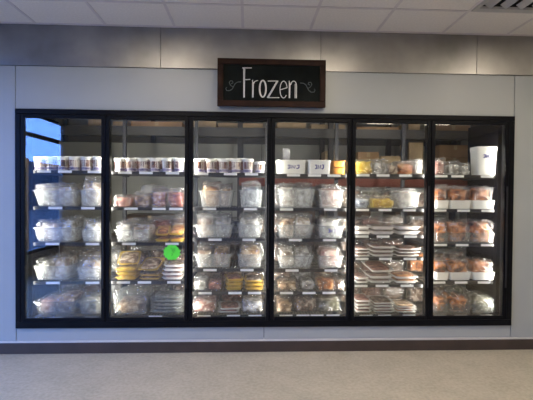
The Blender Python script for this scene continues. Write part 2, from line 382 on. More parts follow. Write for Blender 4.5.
# ------------------------------------------------------------------ the chalkboard sign
a = at(217.5, 58, -.06); b = at(325.5, 107.5, -.06)
sx0, sx1, sz1, sz0 = a.x, b.x, (a.z+at(325.5, 60, -.06).z)/2, (at(217.5, 105.8, -.06).z+b.z)/2
t = thing('chalkboard_sign', 'black chalkboard sign in dark wooden frame, lettered Frozen, above the freezer doors', 'sign', ((sx0+sx1)/2, -.0305, sz0))
w, h = (sx1-sx0)/2, sz1-sz0; fr = .052
bxo('board', (-w+fr*.6, -.022, fr*.6), (w-fr*.6, -.002, h-fr*.6), K['board'], t)
for (p, q) in (((-w, 0), (w, fr)), ((-w, h-fr), (w, h)), ((-w, fr+.001), (-w+fr, h-fr-.001)), ((w-fr, fr+.001), (w, h-fr-.001))):
    bxo('frame_rail', (p[0], -.034, p[1]), (q[0], -.001, q[1]), K['wood'], t, .004)
def uv(u, v):
    """marks on the board, from a chart 484 wide and 220 high over the whole sign"""
    return Vector((-w+(u-20)/484*2*w, -.0235, h-(v-34)/220*h))
def stroke(bm, pts, r):
    P = [uv(*p) for p in pts]
    for i in range(3): pass
    L, Rr = [], []
    for i, q in enumerate(P):
        d = (P[min(i+1, len(P)-1)]-P[max(i-1, 0)]); n = Vector((-d.z, 0, d.x)).normalized()
        L.append((q+n*r, q+n*r+Vector((0, .0017, 0)))); Rr.append((q-n*r, q-n*r+Vector((0, .0017, 0))))
    vl = [[bm.verts.new(x) for x in (L[i][0], Rr[i][0], Rr[i][1], L[i][1])] for i in range(len(P))]
    for i in range(len(P)-1):
        for k in range(4): bm.faces.new((vl[i][k], vl[i][(k+1) % 4], vl[i+1][(k+1) % 4], vl[i+1][k]))
    bm.faces.new(vl[0]); bm.faces.new(vl[-1][::-1])
def oval(cx, cy, rx, ry, n=22): return [(cx+rx*math.cos(2*math.pi*i/n), cy+ry*math.sin(2*math.pi*i/n)) for i in range(n+1)]
def arc(cx, cy, rx, ry, a0, a1, n=14): return [(cx+rx*math.cos(math.radians(a0+(a1-a0)*i/n)), cy+ry*math.sin(math.radians(a0+(a1-a0)*i/n))) for i in range(n+1)]
GL = [
 [[(136, 76), (137, 213)], [(141, 80), (140, 213)], [(130, 77), (172, 76)], [(140, 131), (166, 129)]],
 [[(176, 131), (176, 212)], [(180, 140), (179, 212)], [(180, 150), (187, 137), (200, 133)]],
 [oval(222, 171, 16, 40), oval(222, 171, 12, 37)],
 [[(244, 135), (290, 134)], [(290, 134), (247, 212)], [(284, 136), (242, 212)], [(244, 212), (296, 211)]],
 [[(301, 174), (331, 164)] + arc(315, 172, 16, 38, -12, -180) + arc(315, 174, 16, 38, 180, 40)],
 [[(340, 132), (340, 212)], [(344, 140), (343, 212)], [(344, 152)] + arc(360, 156, 13, 23, 200, 360) + [(373, 212)], [(367, 145), (367, 212)]]]
for gl in GL:
    bm = bmesh.new()
    for s in gl: stroke(bm, s, .0034)
    obj('letter', bm, K['chalk'], t)
for sgn in (1, -1):
    f = lambda u: u if sgn == 1 else 514-u
    bm = bmesh.new()
    for s in ([(125, 141), (110, 142), (99, 149), (92, 163), (86, 175), (74, 183), (61, 182), (57, 173), (62, 167)], [(90, 166), (78, 158), (72, 146), (77, 137), (87, 138), (89, 147), (81, 150)]):
        stroke(bm, [(f(u), v) for u, v in s], .0030)
    obj('flourish', bm, K['chalkgrey'], t)

# ------------------------------------------------------------------ freezer frame and doors
fr_ = thing('freezer_frame', 'long black metal frame around the six glass freezer doors', 'freezer frame', (0, 0, FZ0))
H = FZ1-FZ0
def fp(name, a, b, m, r=.003): return bxo(name, a, b, m, fr_, r)
fp('head_rail', (FX0, -.022, H-OUT), (FX1, .10, H), K['black']); fp('sill_rail', (FX0, -.022, 0), (FX1, .10, .055), K['black'])
fp('side_rail', (FX0, -.022, .056), (FX0+OUT, .10, H-OUT-.001), K['black']); fp('side_rail', (FX1-OUT, -.022, .056), (FX1, .10, H-OUT-.001), K['black'])
for i in range(1, 6): fp('mullion', (MULX[i]-.026, .012, .056), (MULX[i]+.026, .074, H-OUT-.001), K['black'])
for i, mx in enumerate(MULX):
    xx = mx + (.035 if i == 0 else -.035 if i == 6 else 0)
    ls = fp('light_strip', (xx-.018, .0745, .10), (xx+.018, .0785, H-.10), K['black'], 0)
    bxo('led_lens', (xx-.014, .0787, .11), (xx+.014, .0805, H-.11), K['led'], ls)
DN = ['leftmost door', 'second door from left', 'third door from left', 'third door from right', 'second door from right', 'rightmost door']
DW = ['beside the pale left panel, reflecting the window', 'with the green sticker', 'left of the frame centre, under the sign', 'right of the frame centre, under the sign', 'before the stacked meat trays', 'beside the right wall panel']
ST = .034
for i in range(6):
    x0, x1 = MULX[i]+.003, MULX[i+1]-.003; z0, z1 = FZ0+.058, FZ1-OUT-.003
    t = thing('freezer_door', 'black framed glass freezer door, %s' % DW[i], 'door', ((x0+x1)/2, 0, z0), 'glass freezer doors')
    w, h = (x1-x0)/2, z1-z0
    bxo('stile', (-w, -.020, 0), (-w+ST, .008, h), K['black'], t, .003); bxo('stile', (w-ST, -.020, 0), (w, .008, h), K['black'], t, .003)
    bxo('rail', (-w+ST+.0005, -.020, 0), (w-ST-.0005, .008, ST), K['black'], t, .003); bxo('rail', (-w+ST+.0005, -.020, h-ST), (w-ST-.0005, .008, h), K['black'], t, .003)
    bxo('glass_pane', (-w+ST+.001, -.010, ST+.001), (w-ST-.001, -.004, h-ST-.001), K['glass'], t)
    hx = w-ST/2
    bm = bmesh.new(); box(bm, (hx-.006, -.030, .30), (hx+.006, -.021, 1.25)); obj('handle', bm, K['blackrub'], t)

# ------------------------------------------------------------------ inside the cold room
BY = 2.75
cw = lambda n, a, b, m: struct(bxo(n, a, b, m))
cw('wall_cold_room_left', (-3.3, .15, 0), (-3.2, BY, 2.7), K['coldwall']); cw('wall_cold_room_right', (3.2, .15, 0), (3.3, BY, 2.7), K['coldwall'])
cw('ceiling_cold_room', (-3.3, .15, 2.62), (3.3, BY+.1, 2.72), K['coldwall'])
wb = struct(bxo('wall_cold_room_back', (-3.3, BY+.03, 0), (3.3, BY+.1, 2.7), K['dark']))
npn = 6
for k in range(npn): bxo('wall_panel', (-3.2+6.4*k/npn+.004, BY, 0), (-3.2+6.4*(k+1)/npn-.004, BY+.03, 2.62), K['coldwall'], wb)
# dark end liners beside the first and last door
struct(bxo('trim_2', (FX1-OUT-.018, .102, FZ0), (FX1-OUT+.002, .69, FZ1), K['liner']))
struct(bxo('trim_3', (FX0+OUT-.002, .102, FZ0), (FX0+OUT+.018, .69, FZ1), K['liner']))
# storage rack at the back
RYF, RYB = 1.75, 2.6
rack = thing('pallet_rack', 'tall storage rack with orange and dark beams at the back of the freezer', 'rack', (0, RYF, 0))
def rp(name, a, b, m): return bxo(name, (a[0], a[1]-RYF, a[2]), (b[0], b[1]-RYF, b[2]), m, rack)
zo1, zo0 = at(335, 177.5, RYF).z, at(335, 186, RYF).z
zt1, zt0 = at(266, 128, RYF).z, at(266, 137, RYF).z
xo = at(239, 181, RYF).x
for y in (RYF, RYB-.05):
    rp('orange_beam', (xo, y, zo0), (3.1, y+.05, zo1), K['orange'])
    rp('dark_beam', (-3.1, y, zt0), (3.1, y+.05, zt1), K['rackgrey'])
    rp('dark_beam', (xo, y, .62), (3.1, y+.05, .72), K['rackgrey'])
for px in (240, 332, 407, 480):
    x = at(px, 150, RYF).x
    for y in (RYF+.06, RYB-.12): rp('post', (x-.035, y, 0), (x+.035, y+.06, 2.6), K['post'])
for px in (40, 140):
    x = at(px, 150, RYF).x
    rp('post', (x-.03, RYB-.12, zt0-.01), (x+.03, RYB-.06, 2.6), K['post'])
rp('deck', (xo, RYF+.051, zo1-.03), (3.1, RYB-.051, zo1), K['rackgrey']); rp('deck', (-3.1, RYF+.051, zt1-.03), (3.1, RYB-.051, zt1), K['rackgrey']); rp('deck', (xo, RYF+.051, .69), (3.1, RYB-.051, .72), K['rackgrey'])
def cbox(label, x0, x1, z0, z1, y0, d, m='card', group='cardboard boxes on the storage rack'):
    t = thing('cardboard_box', label, 'box', ((x0+x1)/2, y0+d/2, z0), group); w, h = (x1-x0)/2, z1-z0
    obj('carton', bevbox((-w, -d/2, 0), (w, d/2, h-.006), .004), K[m], t)
    bxo('flap', (-w+.002, -d/2+.002, h-.0055), (w-.002, -.002, h), K[m], t); bxo('flap', (-w+.002, .002, h-.0055), (w-.002, d/2-.002, h), K[m], t)
    bxo('tape', (-w+.003, -.024, h+.0002), (w-.003, .024, h+.001), K['tape'], t)
    bxo('tape', (-.024 if w > .05 else -.01, -d/2-.0012, h-.07 if h > .09 else h*.4), (.024 if w > .05 else .01, -d/2-.0002, h-.006), K['tape'], t)
    return t
def pbox(label, px0, px1, py0, z0, y0, d, m='card', zb=None, py1=None, **k):
    A = at(px0, py0, y0); B = at(px1, py0, y0)
    cbox(label, A.x, B.x, z0, (A.z+B.z)/2, y0, d, m, **k)
zs = zo1+.001
pbox('brown cardboard box on orange-beam rack, behind the yellow bag, second door from right', 358, 379, 152, zs, 1.90, .4)
pbox('long low pale box on rack above minced trays, second door from right', 381, 403.5, 156, zs, 1.90, .35, 'cardpale')
pbox('pale upright cardboard box on rack, right edge of second door from right', 409, 423.5, 142.5, zs, 1.90, .35, 'cardpale')
pbox('lower brown cardboard box of stacked pair on rack, rightmost door', 438.5, 471, 157.5, zs, 1.90, .45)
A = at(439, 157.4, 1.90)
pbox('upper brown cardboard box of stacked pair on rack, rightmost door', 439.5, 471.5, 145, A.z+.003, 1.90, .45)
pbox('small tan box on rack behind orange tub, third door from right', 325, 338.5, 151, zs, 1.90, .3, 'cardpale')
# boxes on the topmost deck of the rack
for k, (p0, p1, py, m) in enumerate([(88, 101, 119, 'cardpale'), (113, 126, 121.5, 'cardpale'), (131, 182, 121.5, 'card'), (193, 216, 121, 'cardpale'), (218, 263, 123, 'cardpale'), (277, 306, 122.5, 'cardpale'), (311, 345, 124.5, 'cardpale'), (357, 399, 127, 'card'), (404, 420, 124, 'cardpale'), (437, 470, 125, 'card')]):
    pos = ['right top corner of leftmost door', 'left top corner of second door from left', 'top middle of second door from left', 'left top corner of third door from left', 'top right of third door from left', 'top left of third door from right', 'top right of third door from right', 'top middle of second door from right', 'top right of second door from right', 'top middle of rightmost door'][k]
    pbox('%s cardboard box atop the rack, %s' % ('brown' if m == 'card' else 'pale', pos), p0, p1, py, zt1+.001, 1.90, .4, m, group='cardboard boxes on top of the storage rack')
# dim boxes on the lower decks and the floor, seen between the shelves
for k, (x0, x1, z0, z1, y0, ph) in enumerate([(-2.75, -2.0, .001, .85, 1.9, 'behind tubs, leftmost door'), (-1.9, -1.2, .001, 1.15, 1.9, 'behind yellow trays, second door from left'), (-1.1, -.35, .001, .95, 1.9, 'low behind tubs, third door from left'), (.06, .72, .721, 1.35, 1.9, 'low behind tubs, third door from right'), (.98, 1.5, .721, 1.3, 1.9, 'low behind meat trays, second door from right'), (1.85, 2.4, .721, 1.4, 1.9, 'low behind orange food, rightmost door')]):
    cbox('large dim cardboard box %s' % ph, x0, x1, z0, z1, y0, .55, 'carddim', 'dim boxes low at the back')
# uprights that carry the shelves
UY = .70
UPX = [at(p, 150, UY).x for p in (52, 124, 196, 267, 337, 404, 474)]
for k, x in enumerate(UPX):
    t = thing('shelf_upright', 'thin dark upright post behind the shelves, %s' % ['leftmost door', 'second door from left', 'left side of third door from left', 'behind the middle mullion', 'third door from right', 'second door from right', 'rightmost door behind white tub'][k], 'post', (x, UY+.012, 0), 'shelf uprights')
    bxo('post', (-.018, 0, .006), (.018, .036, 2.28), K['post'], t); bxo('foot_plate', (-.04, -.01, .0005), (.04, .06, .0055), K['post'], t)

# ------------------------------------------------------------------ shelves
TAGY = [[171.6, 208, 243.9, 282.8, 318], [172.9, 208.8, 243.8, 282.3, 316.7], [174, 209, 239.7, 270, 293, 316], [175.4, 209.5, 240, 270.4, 292.9, 315.6], [175.4, 210, 236.5, 258.8, 285.8, 315.8], [176.3, 210.6, 245, 282.4, 316]]
TAGX = [[[44, 65, 94.5], [55.5, 88], [52.5, 92.5], [53, 92.5], [56.5, 91.5]],
 [[125, 146, 172.5], [131, 159, 176], [129, 172], [123.5, 144.5, 174], [155.5]],
 [[201.5, 230.5, 251.5], [209.5, 250.5], [215, 249], [210, 247], [205, 235, 254.5], [204, 233.5, 255]],
 [[293.5, 314.5, 334], [286.5, 330.5], [295.5, 329.5], [292, 331], [286.5, 309, 329], [286, 303, 317, 333]],
 [[363, 383, 405.5], [362.5, 385, 409.5], [362, 383, 410.5], [362, 385.5, 410], [361, 382, 407], [366, 384.5, 409]],
 [[441, 457.5, 487], [440, 463.5, 488.5], [440.5, 462, 487.5], [439, 461, 484], [440, 460.5, 486]]]
SY0, SY1 = .100, .69
ORD = ['top', 'second', 'third', 'fourth', 'fifth', 'bottom']
def sname(d, r): return 'bottom shelf' if r == len(TAGY[d])-1 else ORD[r]+' shelf'
SZ = []
for d in range(6):
    x0, x1 = MULX[d]+.008, MULX[d+1]-.008
    if d == 0: x0 += .045
    if d == 5: x1 -= .06
    SZ.append([])
    for r, ty in enumerate(TAGY[d]):
        mid = (MULX[d]+MULX[d+1])/2
        pxm = sum(TAGX[d][r])/len(TAGX[d][r])
        zt = at(pxm, ty, SY0).z; zd = zt+.014; SZ[d].append(zd)
        t = thing('wire_shelf', 'dark wire shelf with white price tags, %s, %s' % (sname(d, r).replace(' shelf', ' level'), DN[d]), 'shelf', ((x0+x1)/2, SY0, zd), 'wire freezer shelves')
        w = (x1-x0)/2
        lip = bxo('front_lip', (-w, 0, -.030), (w, .008, -.001), K['shelfmetal'], t)
        bxo('back_rail', (-w, SY1-SY0-.008, -.025), (w, SY1-SY0, -.001), K['shelfmetal'], t)
        bm = bmesh.new(); nw = 26
        for k in range(nw): x = -w+.01+(2*w-.02)*k/(nw-1); box(bm, (x-.0022, .008, -.006), (x+.0022, SY1-SY0-.008, -.0015))
        for y in (.15, .30, .45): box(bm, (-w, y, -.011), (w, y+.005, -.006))
        obj('wire_deck', bm, K['wire'], t)
        for s in (-1, 1): bxo('side_arm', (s*(w-.004)-.003, .009, -.035), (s*(w-.004)+.003, SY1-SY0-.009, -.0125), K['shelfmetal'], t)
        for px in TAGX[d][r]:
            x = at(px, ty, SY0).x-(x0+x1)/2; tw = .062
            if x-tw < -w: x = -w+tw
            if x+tw > w: x = w-tw
            bxo('price_tag', (x-tw, -.003, -.0255), (x+tw, -.0005, -.0035), K['tag'], lip)

# ------------------------------------------------------------------ goods
ITEMS = []      # (object, desc, d, r, x, group) ; labels are written once all neighbours are known
def goods(name, cat, desc, d, r, loc, group, rz=0., lev=None):
    o = bpy.data.objects.new(name, None); C.objects.link(o); o.location = loc; o.rotation_euler = (0, 0, rz); o.empty_display_size = .03
    ITEMS.append([o, cat, desc, d, r, loc[0], group, lev]); return o
def span(d, r, px0, px1, Y, pyb=None):
    py = pyb if pyb else TAGY[d][r]-2
    a, b = at(px0, py, Y).x, at(px1, py, Y).x
    a = max(a, MULX[d]+.018); b = min(b, MULX[d+1]-.018)
    return a, b
def zat(px, py, Y): return at(px, py, Y).z
SEED = [0]
def seed(): SEED[0] += 1; return SEED[0]

def bag(d, r, px0, px1, pyt, food_, desc, Y=.13, dep=.30, fill=.8, z=None, xs=None, film='film', top=.25, group='bagged foods', cat='bag', ref=None, rz=0., flare=None, neck=True):
    a, b = xs if xs else span(d, r, px0, px1, Y)
    z = SZ[d][r] if z is None else z
    h = max(.03, zat((px0+px1)/2, pyt, Y+dep*(.45 if ref is None else ref))-z)
    o = goods('food_bag', cat, desc, d, r, ((a+b)/2, Y+dep/2, z+.0015), group, rz)
    w = b-a; s = seed(); rnd = random.Random(s)
    def fl(bm_):
        if flare:
            for v in bm_.verts:
                k_ = 1+flare[2]*min(1.1, max(0, v.co.z)/flare[1]); v.co.x = (v.co.x-flare[0])*k_+flare[0]; v.co.y *= k_
        return bm_
    obj('contents', fl(lump(w*.93, dep*.90, h*fill, s, 24, 12, .30, 5.5, p=.45)), F[food_], o, True)
    f = obj('plastic_film', fl(lump(w*.985, dep*.985, h*.93, s+.37, 34, 18, .30, 4.6, True, .40, top*1.3)), K[film], o)
    # crumpled neck of the bag: folded sheets that stand up
    bm = bmesh.new()
    for q in range(2 if neck else 1):
        cx = rnd.uniform(-.16, .16)*w; cy = rnd.uniform(-.2, .1)*dep; a0 = rnd.uniform(-.5, .5); L = w*rnd.uniform(.32, .5); hh = h*rnd.uniform(.16, .34); base = h*.72
        n = 8; lo, hi = [], []
        for k in range(n+1):
            u_ = k/n-.5; zz = .010*(1 if k % 2 else -1)
            lo.append((cx+u_*L*.7*math.cos(a0)-zz*math.sin(a0), cy+u_*L*.7*math.sin(a0)+zz*.5, base)); hi.append((cx+u_*L*math.cos(a0)-zz*math.sin(a0), cy+u_*L*math.sin(a0)+zz+rnd.uniform(-.012, .012), base+hh*(.6+.6*rnd.random())))
        va, vb = [bm.verts.new(v) for v in lo], [bm.verts.new(v) for v in hi]
        for k in range(n): bm.faces.new((va[k], va[k+1], vb[k+1], vb[k]))
    obj('bag_neck', bm, K[film], o)
    return o
def tub(d, r, px0, px1, pyr, desc, Y=.125, dep=.39, m='tub', taper=.80, ribs=False, group='plastic food tubs', cat='tub', z=None):
    """open plastic tub, front rim at picture row pyr; returns inner size for what lies in it"""
    a, b = span(d, r, px0, px1, Y); z = SZ[d][r] if z is None else z
    h = zat((px0+px1)/2, pyr, Y)-z
    o = goods('plastic_tub', cat, desc, d, r, ((a+b)/2, Y+dep/2, z+.001), group); w = b-a
    bm = bmesh.new(); rr = .07
    A, B = frustum(bm, w*taper, dep*taper, w-.02, dep-.02, 0, h-.004, True, False, r=rr)
    A2, B2 = frustum(bm, w*taper-.008, dep*taper-.008, w-.026, dep-.026, .003, h-.004, True, False, r=rr)
    if ribs:
        n = max(6, int(w/.022))
        for k in range(n):
            x = (-.5+(k+.5)/n)*(w*taper-.05); x2 = (-.5+(k+.5)/n)*(w-.07); y0, y1 = -dep*taper/2, -(dep-.02)/2
            v = [bm.verts.new(p) for p in ((x-.003, y0-.0035, .01), (x+.003, y0-.0035, .01), (x2+.003, y1-.0035, h-.02), (x2-.003, y1-.0035, h-.02), (x-.003, y0+.001, .01), (x+.003, y0+.001, .01), (x2+.003, y1+.001, h-.02), (x2-.003, y1+.001, h-.02))]
            for f in ((0,1,2,3),(0,4,5,1),(1,5,6,2),(2,6,7,3),(3,7,4,0)): bm.faces.new([v[i] for i in f])
    obj('tub_body', bm, K[m], o)
    bm = bmesh.new()
    A, B = frustum(bm, w, dep, w, dep, h-.008, h, False, False, r=rr); A2, B2 = frustum(bm, w-.027, dep-.027, w-.027, dep-.027, h-.008, h, False, False, r=rr)
    bridge(bm, B, B2); bridge(bm, A2, A)
    obj('rim', bm, K[m], o)
    return dict(d=d, r=r, a=a+(1-taper)/2*w+.012, b=b-(1-taper)/2*w-.012, y0=Y+(1-taper)/2*dep+.012, dep=dep*taper-.024, z=z+.0045, top=z+h, fl=.93/taper-1)
def fill_tub(T, specs, film='film'):
    """specs: (share from, share to, picture row of the top, food, description)"""
    W_ = T['b']-T['a']
    for (s0, s1, pyt, fd, desc, *rest) in specs:
        xs = (T['a']+W_*s0+.003, T['a']+W_*s1-.003); Y = T['y0']; cx = (xs[0]+xs[1])/2
        px = 266
        h = zat(266, pyt, Y+T['dep']*.4)
        # correct for roll with the real column
        pxs = (cx-CAM.x)*FPX/4.1+250
        bag(T['d'], T['r'], pxs, pxs, pyt, fd, desc, Y, T['dep'], rest[0] if rest else .82, T['z'], xs, film, ref=.4, group='bagged foods in tubs', flare=(((T['a']+T['b'])/2-cx), T['top']-T['z'], T['fl']))
def pint(d, r, pxc, desc, pyt, wpx=11.3, hue=0, Y=.135, dark=False):
    x = at(pxc, 165, Y).x; R = wpx/2*at(pxc+1, 165, Y).x - wpx/2*at(pxc, 165, Y).x
    z = SZ[d][r]; h = zat(pxc, pyt, Y+.04)-z
    o = goods('paper_tub', 'tub', desc, d, r, (x, Y+R, z+.001), 'pint paper tubs on the top shelves', rz=random.uniform(-.9, .9))
    def rings(name, prof, m, cap):
        bm = bmesh.new(); N = 20; L = [[bm.verts.new((rr*math.cos(2*math.pi*i/N), rr*math.sin(2*math.pi*i/N), zz)) for i in range(N)] for rr, zz in prof]
        for k in range(len(L)-1): bridge(bm, L[k], L[k+1])
        if cap & 1: bm.faces.new(L[0][::-1])
        if cap & 2: bm.faces.new(L[-1])
        ob = obj(name, bm, m, o); 
        for p in ob.data.polygons: p.use_smooth = len(p.vertices) == 4
    rings('cup', [(R*.78, 0), (R*.80, .003), (R*.93, h*.83)], K['pintbrown' if dark else 'paper'], 3)
    rings('base_print', [(R*.806, .006), (R*.838, h*.24)], K['pintbase'], 0)
    # printed picture, wraps half way around
    bm = bmesh.new(); N = 9; lo, hi = [], []
    for i in range(N+1):
        a_ = math.radians(-165+190*i/N + hue*50); 
        for L, rr, zz in ((lo, R*.847, h*.27), (hi, R*.925, h*.76)): L.append(bm.verts.new((rr*math.cos(a_), rr*math.sin(a_), zz)))
    for i in range(N): bm.faces.new((lo[i], lo[i+1], hi[i+1], hi[i]))
    obj('side_print', bm, K['pintband'], o, True)
    rings('lid', [(R*.97, h*.80), (R, h*.81), (R, h*.985), (R*.95, h), (R*.90, h*.975)], K['white'], 2)
def tray(d, r, a, b, Y, dep, z, h, fd, desc, trm='foam', tilt=0., wrap='wrap', rz=0., lev=None, group='film wrapped food trays', bulge=.9, mound=.02):
    w = b-a
    o = goods('food_tray', 'tray', desc, d, r, ((a+b)/2, Y+dep/2, z), group, rz, lev); o.rotation_euler = (tilt, 0, rz)
    bm = bmesh.new()
    A, B = frustum(bm, w*.84, dep*.84, w-.012, dep-.012, 0, h, True, False, r=.12, n=2)
    A2, B2 = frustum(bm, w, dep, w, dep, h-.003, h, False, False, r=.12, n=2); bridge(bm, B, A2)
    A3, B3 = frustum(bm, w*.82, dep*.82, w-.018, dep-.018, .004, h, True, False, r=.12, n=2); bridge(bm, B2, B3)
    obj('tray', bm, K[trm], o)
    c = lump(w*.82, dep*.82, h*.75+mound*.8, seed(), 16, 7, .14, 4., p=.45); 
    ob = obj('contents', c, F[fd], o, True); ob.location = (0, 0, .0045)
    bm = bmesh.new(); nx, ny = 9, 8; g_ = []; so = seed()
    for j in range(ny+1):
        g_.append([bm.verts.new((w*.985*(i/nx-.5), dep*.985*(j/ny-.5), h+.002+(mound*bulge+.002*noise.noise(Vector((i*.8, j*.8, so))))*(math.sin(math.pi*min(1, max(0, i/nx)))*math.sin(math.pi*j/ny))**.35)) for i in range(nx+1)])
    for j in range(ny):
        for i in range(nx): bm.faces.new((g_[j][i], g_[j][i+1], g_[j+1][i+1], g_[j+1][i]))
    obj('plastic_wrap', bm, K[wrap], o, True)
    return o
def stack(d, r, px0, px1, pyt, n, fd, desc, Y=.13, dep=.27, trm='foam', mound=.012, tilt_top=0., topfood=None, z=None, rz=0.):
    """trays one on another; front top edge reaches picture row pyt"""
    a, b = span(d, r, px0, px1, Y); z = SZ[d][r]+.001 if z is None else z
    H_ = zat((px0+px1)/2, pyt, Y+dep*.85)-z-mound; step = H_/n
    for k in range(n):
        j = random.uniform(-.006, .006); hh = max(.012, step-mound*1.2-.003)
        lev = None if n == 1 else ('top' if k == n-1 else 'bottom' if k == 0 else 'middle' if n == 3 else ['', 'lower', 'upper', 'upper'][k])
        last = k == n-1
        tray(d, r, a+j, b+j, Y+random.uniform(0, .008), dep, z+step*k+(.5*dep*math.sin(abs(tilt_top))+.012 if last and tilt_top else 0), hh, topfood if last and topfood else fd, desc, trm, tilt_top if last else 0, lev=lev, mound=mound, rz=rz if last else 0)
def mark(o, pts_list, y, r=.003, m='blue', name='print'):
    bm = bmesh.new()
    for pts in pts_list:
        P = [Vector((p[0], 0, p[1])) for p in pts]; vl = []
        for i, q in enumerate(P):
            dd = P[min(i+1, len(P)-1)]-P[max(i-1, 0)]; n = Vector((-dd.z, 0, dd.x)).normalized()*r
            vl.append([bm.verts.new(v) for v in (q+n+Vector((0, y, 0)), q-n+Vector((0, y, 0)), q-n+Vector((0, y+.0012, 0)), q+n+Vector((0, y+.0012, 0)))])
        for i in range(len(P)-1):
            for k in range(4): bm.faces.new((vl[i][k], vl[i][(k+1) % 4], vl[i+1][(k+1) % 4], vl[i+1][k]))
        bm.faces.new(vl[0]); bm.faces.new(vl[-1][::-1])
    return obj(name, bm, K[m], o)
def scribble(cx, cz, w, h):
    q = lambda u, v: (cx+(u-.5)*w, cz+(v-.5)*h)
    return [[q(0, .9), q(.2, .95), q(.18, .3), q(.1, .05), q(0, .15)], [q(.32, .05), q(.36, .9), q(.56, .1), q(.6, .95)], [q(.75, .95), q(.92, 1), q(.9, .3), q(.8, .05), q(.7, .15)]]
def oplid_tub(d, r, px0, px1, pyt, desc, Y=.13, dep=.24, m='white', marks=None, food_=None, taper=.9, lid=False, group='opaque white tubs', z=None):
    a, b = span(d, r, px0, px1, Y, TAGY[d][r]-8); z = SZ[d][r] if z is None else z; w = b-a; h = zat((px0+px1)/2, pyt, Y)-z
    o = goods('white_tub', 'tub', desc, d, r, ((a+b)/2, Y+dep/2, z+.001), group)
    bm = bmesh.new(); A, B = frustum(bm, w*taper, dep*taper, w*.97, dep*.97, 0, h*.84, True, True, r=.14, n=3); obj('tub_body', bm, K[m], o)
    bm = bmesh.new(); frustum(bm, w, dep, w, dep, h*.845, h, True, True, r=.14); obj('lid', bm, K['white'], o)
    if marks:
        u, v, mw, mh = marks
        y = -(dep*taper/2+(dep*.97-dep*taper)/2*(v/.84))-.004
        mo = mark(o, scribble((u-.5)*w, v*h, mw*w, mh*h), y, .0055)
    return o
def carton(d, r, px0, px1, pyr, m, desc, Y=.125, dep=.30, group='open white cartons of bagged food', z=None):
    a, b = span(d, r, px0, px1, Y); z = SZ[d][r] if z is None else z; h = zat((px0+px1)/2, pyr, Y)-z; w = b-a
    o = goods('carton', 'carton', desc, d, r, ((a+b)/2, Y+dep/2, z+.001), group)
    bm = bmesh.new()
    A, B = frustum(bm, w*.90, dep*.92, w, dep, 0, h, True, False, r=.05, n=1); A2, B2 = frustum(bm, w*.88, dep*.90, w-.006, dep-.006, .003, h, True, False, r=.05, n=1); bridge(bm, B, B2)
    obj('carton_body', bm, K[m], o)
    return dict(d=d, r=r, a=a+.05*w+.006, b=b-.05*w-.006, y0=Y+.04*dep+.006, dep=dep*.90-.012, z=z+.0045, top=z+h, fl=.06)

# ---- leftmost door
for i, px in enumerate((36.8, 48.7, 60.6, 72.5, 84.4, 96.2)): pint(0, 0, px, 'brown and white pint paper tub', 157, hue=random.choice((-1, 0, 1)))
T = tub(0, 1, 30.5, 76, 190.5, 'wide frosted plastic tub'); fill_tub(T, [(0, .52, 184, 'white', 'bag of pale frozen food in wide tub'), (.52, 1, 184, 'pale', 'bag of pinkish frozen rounds in wide tub')])
T = tub(0, 1, 78.5, 99, 190, 'narrow frosted plastic tub'); fill_tub(T, [(0, 1, 179, 'pale', 'tall bag of pale food in narrow tub')])
T = tub(0, 2, 29.5, 74.5, 228, 'wide frosted plastic tub'); fill_tub(T, [(0, .6, 220, 'pale', 'bag of pale frozen food in wide tub'), (.6, 1, 217, 'white', 'crumpled white bag in wide tub')])
T = tub(0, 2, 79.5, 99, 230, 'narrow frosted plastic tub'); fill_tub(T, [(0, 1, 219, 'white', 'bag of white frozen food in narrow tub')])
T = tub(0, 3, 29.5, 69, 266.5, 'wide frosted plastic tub'); fill_tub(T, [(0, .5, 258, 'white', 'bag of white frozen food in wide tub'), (.5, 1, 254, 'pale', 'high bag of pale food in wide tub')])
T = tub(0, 3, 75, 99, 268, 'narrow frosted plastic tub'); fill_tub(T, [(0, 1, 255, 'pale', 'high bag of pale food in narrow tub')])
T = tub(0, 4, 31, 75, 302, 'wide clear tub', m='tubdim'); fill_tub(T, [(0, .45, 296, 'pinkish', 'bag of pink food in wide tub'), (.45, 1, 290, 'tan', 'bag of tan food in wide tub')])
T = tub(0, 4, 77, 99, 302, 'narrow clear tub', m='tubdim'); fill_tub(T, [(0, 1, 292, 'green', 'bag of dull greenish food in narrow tub')])
for d_, pxs, py in ((0, (43, 55, 67, 79, 91), 156.5), (1, (124, 136, 148, 160, 172), 158), (2, (204.5, 217, 229.5, 242), 158.5)):
    for px in pxs: pint(d_, 0, px, 'brown back row paper tub', py, 10.5, .3, .30, True)
# ---- second door
for i, px in enumerate((118, 130, 142, 154, 166, 178)): pint(1, 0, px, 'brown and white pint paper tub', 158.5, hue=random.choice((-1, 0, 1)))
bag(1, 1, 113.5, 131.5, 195, 'red', 'flat bag of red meat', top=.1)
bag(1, 1, 133, 149.5, 193, 'tan', 'bag of tan meat with white ends')
bag(1, 1, 151, 166, 189, 'pinkish', 'bag of pinkish meat sticks', dep=.2)
bag(1, 1, 167, 182.5, 189, 'red', 'tall bag of red and white meat', dep=.2)
bag(1, 1, 140, 165, 186, 'brown', 'dim bag at the back', Y=.44, dep=.18, fill=.6)
T = tub(1, 2, 112.5, 151.5, 230, 'clear tub of white bags', m='tub'); fill_tub(T, [(0, .45, 221, 'white', 'bag of white frozen food in tub'), (.45, 1, 222, 'pale', 'bag of pale frozen food in tub')])
stack(1, 2, 154.5, 167.5, 230, 2, 'orange', 'yellow tray of orange food', trm='yellowtray', rz=.08, tilt_top=.22)
stack(1, 2, 168.5, 183, 229, 2, 'orange', 'yellow tray of orange-brown food', trm='yellowtray', rz=-.06, tilt_top=.22)
stack(1, 3, 114.5, 136, 258, 4, 'yellow', 'yellow tray of golden food', trm='yellowtray', topfood='tan', rz=.15, tilt_top=.32)
